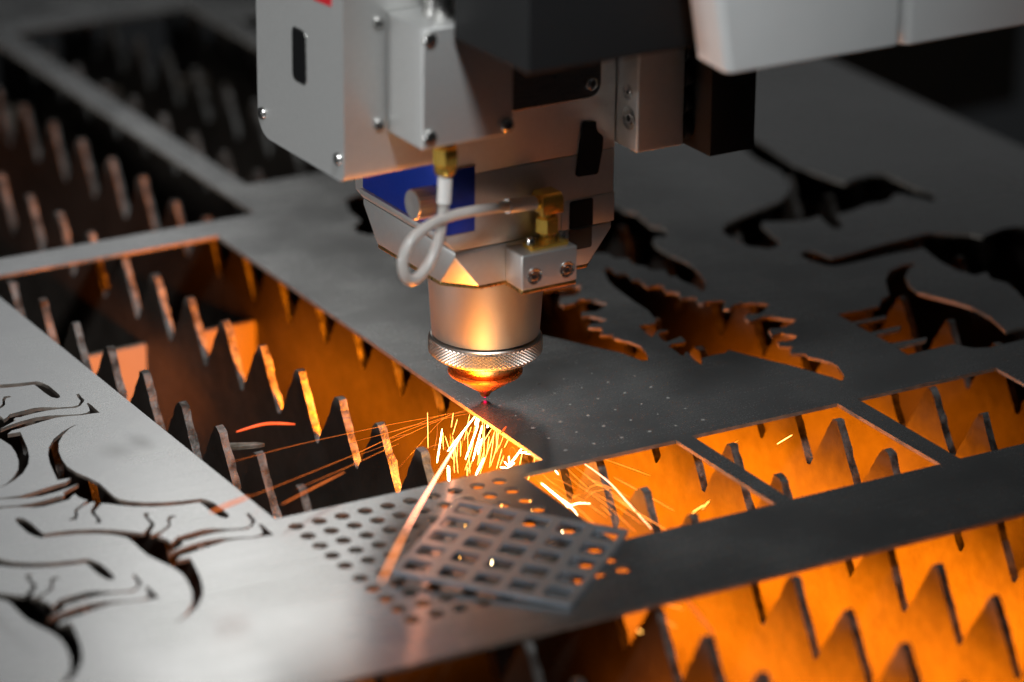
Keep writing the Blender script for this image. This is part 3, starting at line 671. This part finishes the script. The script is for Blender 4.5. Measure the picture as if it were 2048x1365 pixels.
# ---------------------------------------------------------------- sparks
SPARKS = [('hot',0.26,[(-8.2,-6.6,-2.5),(-27.3,-17.5,-9.0)]),('hot',0.3,[(-8.0,-8.8,-2.5),(-6.4,-4.2,-9.0)]),('hot',0.28,[(-12.4,-15.1,-2.5),(-25.5,-27.3,-9.0)]),('hot',0.28,[(-11.4,-16.4,-2.5),(-23.8,-29.7,-9.0)]),('hot',0.3,[(-18.0,-26.7,-2.5),(-19.2,-25.8,-9.0)]),('hot',0.24,[(-25.8,-11.2,-2.5),(-36.2,-24.6,-9.0)]),('hot',0.32,[(-26.9,-42.7,-2.5),(-30.0,-41.8,-9.0)]),('hot',0.4,[(-42.0,-42.1,-2.5),(-41.3,-41.4,-9.0)]),('hot',0.28,[(-10.2,-42.2,-2.5),(-16.4,-42.1,-9.0)]),('hot',0.35,[(-8.7,-16.0,-2.5),(-2.5,-5.8,-9.0)]),('hot',0.12,[(-12.4,-44.9,-2.5),(-1.8,-37.6,-9.0)]),('hot',0.14,[(-13.2,-45.7,-2.5),(-1.4,-33.2,-9.0)]),('hot',0.16,[(-18.3,-45.9,-2.5),(-14.9,-41.0,-9.0)]),('hot',0.16,[(-22.4,-49.4,-2.5),(-15.4,-41.4,-9.0)]),('hot',0.14,[(-26.4,-52.9,-2.5),(-16.4,-42.1,-9.0)]),('hot',0.18,[(-19.9,-52.2,-2.5),(-15.5,-41.6,-9.0)]),('warm',0.09,[(-14.2,-0.2,-2.5),(-10.5,7.3,-12.0)]),('warm',0.09,[(-9.5,-4.4,-2.5),(-10.6,-4.4,-7.2),(-12.8,-5.8,-12.0)]),('warm',0.09,[(-22.2,5.4,-2.5),(-28.4,-5.3,-12.0)]),('warm',0.09,[(-16.0,-6.1,-2.5),(-14.5,-2.1,-7.2),(-13.8,0.9,-12.0)]),('warm',0.09,[(-7.3,-11.3,-2.5),(-11.3,-17.7,-7.2),(-15.4,-24.0,-12.0)]),('warm',0.09,[(-10.0,-20.7,-2.5),(-9.3,-12.8,-12.0)]),('warm',0.09,[(-11.1,-24.2,-2.5),(-13.7,-27.1,-7.2),(-18.5,-32.8,-12.0)]),('warm',0.09,[(-7.6,-22.1,-2.5),(-11.7,-27.0,-7.2),(-17.5,-32.0,-12.0)]),('warm',0.09,[(-16.5,-38.4,-2.5),(-16.8,-35.1,-12.0)]),('warm',0.09,[(-9.5,-31.9,-2.5),(-3.6,-19.6,-12.0)]),('warm',0.09,[(-19.0,-18.0,-2.5),(-23.7,-26.5,-7.2),(-27.5,-33.9,-12.0)]),('warm',0.09,[(-26.0,-24.6,-2.5),(-21.9,-18.0,-12.0)]),('warm',0.09,[(-26.1,-19.1,-2.5),(-28.8,-26.1,-7.2),(-31.0,-31.1,-12.0)]),('warm',0.09,[(-28.8,-24.3,-2.5),(-31.9,-29.9,-12.0)]),('warm',0.09,[(-28.5,-17.7,-2.5),(-26.0,-18.9,-12.0)]),('warm',0.09,[(-36.4,-46.2,-2.5),(-29.6,-35.3,-12.0)]),('warm',0.09,[(-14.5,-26.2,-2.5),(-12.0,-20.6,-12.0)]),('warm',0.09,[(-12.6,-46.1,-2.5),(-7.3,-36.2,-12.0)]),('warm',0.09,[(-19.6,-44.5,-2.5),(-13.8,-32.9,-12.0)]),('warm',0.09,[(-14.2,-15.4,-2.5),(-20.1,-23.3,-7.2),(-27.4,-30.0,-12.0)]),('warm',0.09,[(-9.4,-22.4,-2.5),(-25.2,-36.6,-12.0)]),('arc',0.055,[(-9.9,-4.9,-2.0),(-13.2,-3.3,-2.5),(-20.1,-2.2,-3.0),(-27.2,-3.4,-3.5),(-42.6,-7.8,-4.0),(-51.9,-10.2,-4.5),(-66.1,-12.2,-5.0)]),('arc',0.055,[(-9.2,-2.5,-2.0),(-14.5,-1.1,-2.6),(-22.8,-1.4,-3.2),(-34.2,-2.5,-3.8),(-49.7,-6.4,-4.4),(-65.3,-10.8,-5.0)]),('arc',0.055,[(-14.9,-1.2,-2.0),(-18.4,0.5,-2.6),(-24.8,0.6,-3.2),(-33.0,-0.5,-3.8),(-46.2,-0.4,-4.4),(-58.8,0.5,-5.0)]),('arc',0.055,[(-25.0,-6.4,-2.0),(-25.0,-4.2,-2.6),(-28.3,-1.5,-3.2),(-33.7,-0.0,-3.8),(-40.5,0.2,-4.4),(-48.0,1.0,-5.0)]),('arc',0.055,[(-37.7,-10.1,-2.0),(-42.6,-7.8,-3.0),(-50.2,-7.2,-4.0),(-61.6,-9.7,-5.0)]),('arc',0.055,[(-9.5,-1.6,-2.0),(-12.4,-0.3,-2.6),(-16.7,-0.2,-3.2),(-25.1,-5.2,-3.8),(-39.5,-16.7,-4.4),(-55.4,-29.3,-5.0)]),('arc',0.055,[(-39.4,-27.9,-2.0),(-29.9,-14.1,-3.5),(-21.3,-0.3,-5.0)]),('arc',0.055,[(-37.1,-33.3,-2.0),(-33.9,-25.8,-2.8),(-33.8,-21.2,-3.5),(-36.7,-20.1,-4.2),(-40.3,-19.9,-5.0)]),('arc',0.055,[(-19.1,-23.4,-2.0),(-16.9,-18.5,-3.0),(-16.5,-16.1,-4.0),(-18.5,-15.5,-5.0)]),('arc',0.055,[(-18.0,-52.1,-2.0),(-12.8,-41.3,-2.8),(-11.6,-37.3,-3.5),(-13.0,-38.4,-4.2),(-14.7,-41.4,-5.0)]),('arc',0.065,[(-15.7,0.7,-3.0),(-35.5,-1.3,-1.0),(-53.1,-4.4,1.0),(-86.0,-7.7,3.0),(-115.6,-13.3,5.0)]),('arc',0.065,[(-49.3,-8.6,-3.0),(-71.9,-20.6,-0.3),(-111.9,-35.9,2.3),(-127.5,-44.0,5.0)]),('arc',0.065,[(-46.1,-13.8,-3.0),(-77.8,-30.9,1.0),(-107.6,-46.4,5.0)]),('ember',0.55,[(-106.7,-0.1,10.0),(-96.2,-3.2,12.0),(-89.5,-13.2,14.0)]),('dim',0.3,[(-119.6,-57.3,6.0),(-102.0,-50.2,6.0),(-86.7,-44.3,6.0)]),('dim',0.6,[(-160.6,-82.1,22.0),(-153.1,-81.5,23.0),(-145.4,-81.4,24.0)]),('pink',0.3,[(-22.7,-21.3,-1.0),(-52.7,-59.2,9.3),(-91.0,-105.8,19.7),(-120.5,-143.9,30.0)]),('tail',0.5,[(-121.9,-146.2,31.0),(-136.2,-163.4,33.5),(-153.9,-184.9,36.0)]),('pink',0.156,[(2.3,-62.1,-3.0),(4.2,-69.5,-4.8),(4.9,-79.1,-6.6),(4.0,-89.1,-8.4),(3.1,-99.0,-10.2),(2.1,-109.3,-12.0)]),('flyer',0.084,[(10.4,-63.9,-3.0),(19.5,-66.0,-7.5),(28.6,-69.7,-12.0)]),('flyer',0.096,[(4.6,-80.8,-3.0),(11.5,-88.4,-7.5),(18.1,-100.4,-12.0)]),('flyer',0.156,[(-5.2,-93.2,-3.0),(0.0,-99.6,-7.5),(6.3,-113.3,-12.0)]),('flyer',0.072,[(-5.1,-63.2,-3.0),(-1.3,-65.2,-7.5),(2.6,-67.2,-12.0)]),('flyer',0.072,[(-2.1,-63.4,-3.0),(0.8,-68.9,-6.0),(3.6,-73.5,-9.0),(11.0,-73.1,-12.0)]),('flyer',0.06,[(-8.7,-69.6,-3.0),(-4.5,-71.0,-7.5),(0.8,-70.0,-12.0)]),('hot',0.18,[(-20.7,-71.6,-3.0),(-16.8,-77.3,-7.5),(-12.7,-77.9,-12.0)]),('hot',0.084,[(-22.4,-85.8,-3.0),(-16.9,-83.3,-7.5),(-13.8,-85.9,-12.0)]),('hot',0.132,[(-9.7,-62.8,-3.0),(0.2,-51.2,-12.0)]),('flyer',0.072,[(-12.2,-87.5,-3.0),(-3.3,-78.0,-6.0),(4.4,-73.2,-9.0),(10.5,-72.8,-12.0)]),('flyer',0.06,[(-15.0,-91.8,-3.0),(-3.1,-79.6,-7.5),(9.6,-72.2,-12.0)]),('hot',0.078,[(-24.3,-94.4,-3.0),(-13.8,-85.2,-7.5),(-4.1,-79.3,-12.0)]),('warm',0.156,[(73.5,-86.8,-3.0),(96.5,-65.7,-12.0)]),('flyer',0.072,[(57.5,-78.8,-3.0),(75.6,-59.7,-12.0)]),('warm',0.10200000000000001,[(10.8,-121.6,-3.0),(30.2,-101.6,-12.0)]),('warm',0.084,[(16.1,-120.3,-3.0),(34.1,-99.7,-12.0)]),('flyer',0.096,[(-13.3,-99.6,-3.0),(-3.5,-91.8,-12.0)]),('flyer',0.048,[(-16.0,-65.2,-3.0),(-6.2,-58.1,-12.0)]),('warm',0.072,[(-19.9,-62.9,-3.0),(-12.3,-49.7,-12.0)]),('flyer',0.048,[(-21.4,-90.9,-3.0),(-11.1,-79.3,-7.5),(-2.6,-70.3,-12.0)]),('flyer',0.054,[(-2.2,-82.8,-3.0),(1.3,-88.3,-7.5),(5.0,-99.9,-12.0)]),('warm',0.14,[(-55.1,-184.7,-6.0),(-52.8,-183.6,-8.0)]),('flyer',0.12,[(-42.8,-183.4,-6.0),(-40.9,-186.3,-8.0)]),('dim',0.8,[(-24.7,-167.4,-8.0),(-25.0,-176.6,-11.0),(-25.5,-186.8,-14.0)]),('flyer',0.14,[(-34.0,-168.4,-8.0),(-28.3,-172.6,-10.0)]),('hot',0.55,[(-9.0,-8.4,-1.2),(-7.9,-10.3,-2.2)]),('hot',0.4,[(-8.5,-9.0,-1.5),(-12.6,-13.2,-3.0)]),('ember',0.35,[(-9.1,-29.6,1.5),(-14.0,-33.4,1.0)]),('warm',0.08,[(-16.1,-24.4,-2.5),(-19.1,-28.0,-6.2),(-22.3,-31.4,-10.0)]),('warm',0.05,[(-28.0,-26.0,-2.5),(-28.1,-25.7,-6.2),(-28.2,-25.4,-10.0)]),('warm',0.08,[(-9.4,-13.2,-2.5),(-9.5,-13.8,-6.2),(-9.6,-14.5,-10.0)]),('warm',0.08,[(-9.1,-22.7,-2.5),(-8.9,-22.4,-6.2),(-8.7,-22.1,-10.0)]),('warm',0.05,[(-15.4,-34.6,-2.5),(-13.4,-30.5,-6.2),(-11.5,-26.3,-10.0)]),('warm',0.08,[(-27.3,-14.2,-2.5),(-27.0,-13.8,-6.2),(-26.6,-13.4,-10.0)]),('arc',0.06,[(-9.4,-26.3,-2.5),(-10.9,-27.5,-6.2),(-12.5,-28.7,-10.0)]),('warm',0.06,[(-6.8,-45.6,-2.5),(-8.8,-48.6,-6.2),(-10.9,-51.5,-10.0)]),('arc',0.05,[(-5.5,-11.5,-2.5),(-6.9,-11.6,-6.2),(-8.5,-11.7,-10.0)]),('warm',0.05,[(-24.5,-33.6,-2.5),(-27.9,-35.8,-6.2),(-31.5,-37.9,-10.0)]),('warm',0.08,[(-22.4,-35.7,-2.5),(-22.6,-34.3,-6.2),(-23.1,-32.9,-10.0)]),('warm',0.06,[(-1.4,-22.8,-2.5),(0.6,-18.9,-6.2),(2.6,-15.1,-10.0)]),('warm',0.06,[(-28.1,-22.5,-2.5),(-25.6,-18.0,-6.2),(-23.1,-13.6,-10.0)]),('arc',0.05,[(-3.0,-18.8,-2.5),(-2.8,-19.2,-6.2),(-2.6,-19.7,-10.0)]),('warm',0.06,[(-2.9,-16.2,-2.5),(-3.2,-15.2,-6.2),(-3.7,-14.2,-10.0)]),('warm',0.08,[(-25.8,-30.2,-2.5),(-24.6,-27.5,-6.2),(-23.4,-24.7,-10.0)]),('warm',0.05,[(-3.7,-13.0,-2.5),(-2.0,-9.7,-6.2),(-0.4,-6.4,-10.0)]),('warm',0.08,[(-15.5,-15.2,-2.5),(-13.6,-11.1,-6.2),(-11.8,-7.0,-10.0)]),('arc',0.08,[(-23.1,-21.7,-2.5),(-22.8,-20.4,-6.2),(-22.6,-19.1,-10.0)]),('warm',0.06,[(2.5,-20.2,-2.5),(2.9,-19.2,-6.2),(3.3,-18.2,-10.0)]),('warm',0.08,[(0.1,-22.9,-2.5),(1.9,-20.2,-6.2),(3.6,-17.5,-10.0)]),('warm',0.05,[(-6.1,-24.2,-2.5),(-7.0,-23.6,-6.2),(-8.1,-22.9,-10.0)]),('arc',0.06,[(-25.7,-16.9,-2.5),(-24.4,-14.7,-6.2),(-23.2,-12.6,-10.0)]),('warm',0.08,[(-22.6,-32.8,-2.5),(-22.9,-32.6,-6.2),(-23.3,-32.3,-10.0)]),('arc',0.05,[(-24.6,-16.3,-2.5),(-25.8,-17.7,-6.2),(-27.0,-19.0,-10.0)]),('arc',0.06,[(-29.1,-29.3,-2.5),(-31.7,-30.8,-6.2),(-34.5,-32.2,-10.0)]),('flyer',0.05,[(-17.1,-68.5,-3.0),(-12.8,-72.9,-6.5),(-9.6,-79.0,-10.0)]),('flyer',0.05,[(-20.7,-67.8,-3.0),(-15.5,-73.3,-6.5),(-11.5,-80.7,-10.0)]),('flyer',0.07,[(-17.2,-82.2,-3.0),(-12.1,-88.2,-6.5),(-8.3,-96.0,-10.0)]),('flyer',0.07,[(-3.6,-76.3,-3.0),(0.9,-85.6,-6.5),(3.7,-97.2,-10.0)]),('flyer',0.05,[(-22.7,-80.0,-3.0),(-18.4,-81.3,-6.5),(-15.0,-83.8,-10.0)]),('flyer',0.07,[(-10.1,-83.6,-3.0),(-7.3,-96.4,-6.5),(-6.7,-112.1,-10.0)]),('flyer',0.07,[(-19.8,-76.9,-3.0),(-17.8,-93.8,-6.5),(-18.3,-114.1,-10.0)]),('flyer',0.07,[(-4.0,-76.2,-3.0),(2.7,-80.1,-6.5),(8.4,-85.5,-10.0)]),('flyer',0.05,[(-14.4,-69.6,-3.0),(-8.9,-69.0,-6.5),(-4.1,-69.4,-10.0)]),('flyer',0.07,[(-9.4,-86.2,-3.0),(-4.3,-95.9,-6.5),(-1.0,-107.9,-10.0)]),('warm',0.28,[(-37.1,-70.9,-7.3),(-37.8,-72.0,-15.0)]),('hot',0.15,[(-28.4,-69.2,-13.3),(-27.9,-70.1,-16.5)]),('warm',0.15,[(-52.1,-80.8,-9.7),(-52.3,-81.2,-12.8)]),('hot',0.28,[(-27.3,-88.5,-7.6),(-28.0,-88.8,-11.0)]),('warm',0.15,[(-61.9,-64.4,-13.7),(-63.2,-65.0,-17.8)]),('hot',0.28,[(-23.5,-81.0,-8.5),(-23.2,-83.0,-12.6)]),('warm',0.2,[(-46.7,-106.9,-11.4),(-46.0,-107.5,-19.1)]),('hot',0.2,[(-37.9,-107.8,-8.5),(-37.9,-108.4,-13.2)]),('warm',0.2,[(-34.1,-98.8,-10.8),(-35.7,-98.8,-14.7)]),('hot',0.2,[(-32.0,-65.8,-15.8),(-32.1,-67.4,-22.7)]),('warm',0.15,[(-43.9,-72.6,-9.1),(-44.9,-74.5,-16.9)]),('hot',0.2,[(-24.3,-90.8,-12.1),(-23.8,-92.3,-17.7)]),('warm',0.15,[(-30.1,-65.0,-15.6),(-29.8,-66.0,-23.3)]),('hot',0.15,[(-47.5,-100.6,-13.0),(-47.4,-101.2,-19.5)]),('warm',0.2,[(-54.9,-104.1,-14.4),(-54.5,-104.2,-20.8)]),('hot',0.28,[(-22.5,-81.3,-11.5),(-22.6,-81.8,-15.7)]),('warm',0.2,[(-36.0,-100.7,-5.2),(-36.0,-101.1,-11.4)]),('hot',0.2,[(-22.7,-79.8,-14.5),(-22.2,-80.7,-22.0)]),('warm',0.28,[(-56.0,-65.8,-12.8),(-57.3,-67.7,-18.0)]),('hot',0.2,[(-43.9,-83.6,-8.0),(-44.2,-85.4,-13.4)]),('warm',0.2,[(-57.5,-66.9,-10.2),(-58.8,-67.3,-14.0)]),('hot',0.15,[(-42.3,-82.2,-10.0),(-43.4,-83.8,-15.5)]),('warm',0.28,[(-34.2,-74.8,-7.6),(-35.0,-76.5,-12.5)]),('hot',0.2,[(-51.4,-59.0,-8.1),(-52.2,-60.1,-15.9)]),('warm',0.2,[(-61.5,-80.7,-13.2),(-61.4,-81.7,-19.6)]),('hot',0.2,[(-35.1,-90.2,-13.0),(-35.1,-91.9,-17.7)]),('warm',0.28,[(-27.2,-73.6,-5.3),(-26.7,-75.5,-13.0)]),('hot',0.15,[(-54.1,-89.9,-6.6),(-55.0,-91.4,-11.0)]),('warm',0.2,[(-55.1,-69.0,-9.6),(-55.1,-70.1,-15.9)]),('hot',0.28,[(-27.3,-94.5,-5.0),(-27.6,-95.8,-9.0)]),('warm',0.2,[(-53.2,-73.7,-9.1),(-54.8,-74.0,-12.3)]),('hot',0.28,[(-26.3,-102.5,-5.4),(-25.6,-103.4,-10.8)]),('warm',0.2,[(-46.8,-77.4,-9.5),(-46.0,-78.2,-13.7)]),('hot',0.2,[(-50.9,-87.5,-14.7),(-52.4,-88.6,-21.9)])]
INFO = {'hot': (HOT, 'white-hot spark falling from the fresh cut below the nozzle', 'white-hot sparks under the cut'),
        'warm': (WARM, 'short yellow spark dropping from the cut edge', 'yellow sparks under the cut'),
        'arc': (ARC, 'hair-thin orange spark arcing away over the slats', 'thin orange spark arcs'),
        'flyer': (FLYER, 'orange spark flying through the square opening beside the cut', 'orange sparks in the square opening'),
        'pink': (PINK, 'long pale pink spark streaking away from the cut', 'long pink sparks'),
        'ember': (EMBER, 'thick red-hot spark hanging in the air', 'red-hot sparks'),
        'tail': (TAIL, 'thick orange tail of a spark flying over the perforations', 'orange spark tails'),
        'dim': (DIM, 'dull orange blurred spark drifting over the sheet', 'dull orange sparks')}
for k, r, pts in SPARKS:
    m, lab, grp = INFO[k]
    p = spline(pts, 6) if len(pts) > 2 else [Vector(pts[0]).lerp(Vector(pts[1]), t) for t in (0, .06, .15, .3, .5, .7, .85, .94, 1)]
    o = obj('spark', tube(p, lambda t, r=r: r * (0.12 + 0.88 * max(0.0, math.sin(math.pi * (0.03 + 0.94 * t))) ** 0.6), 6), m, None, smooth=80)
    tag(o, lab, 'spark', grp)
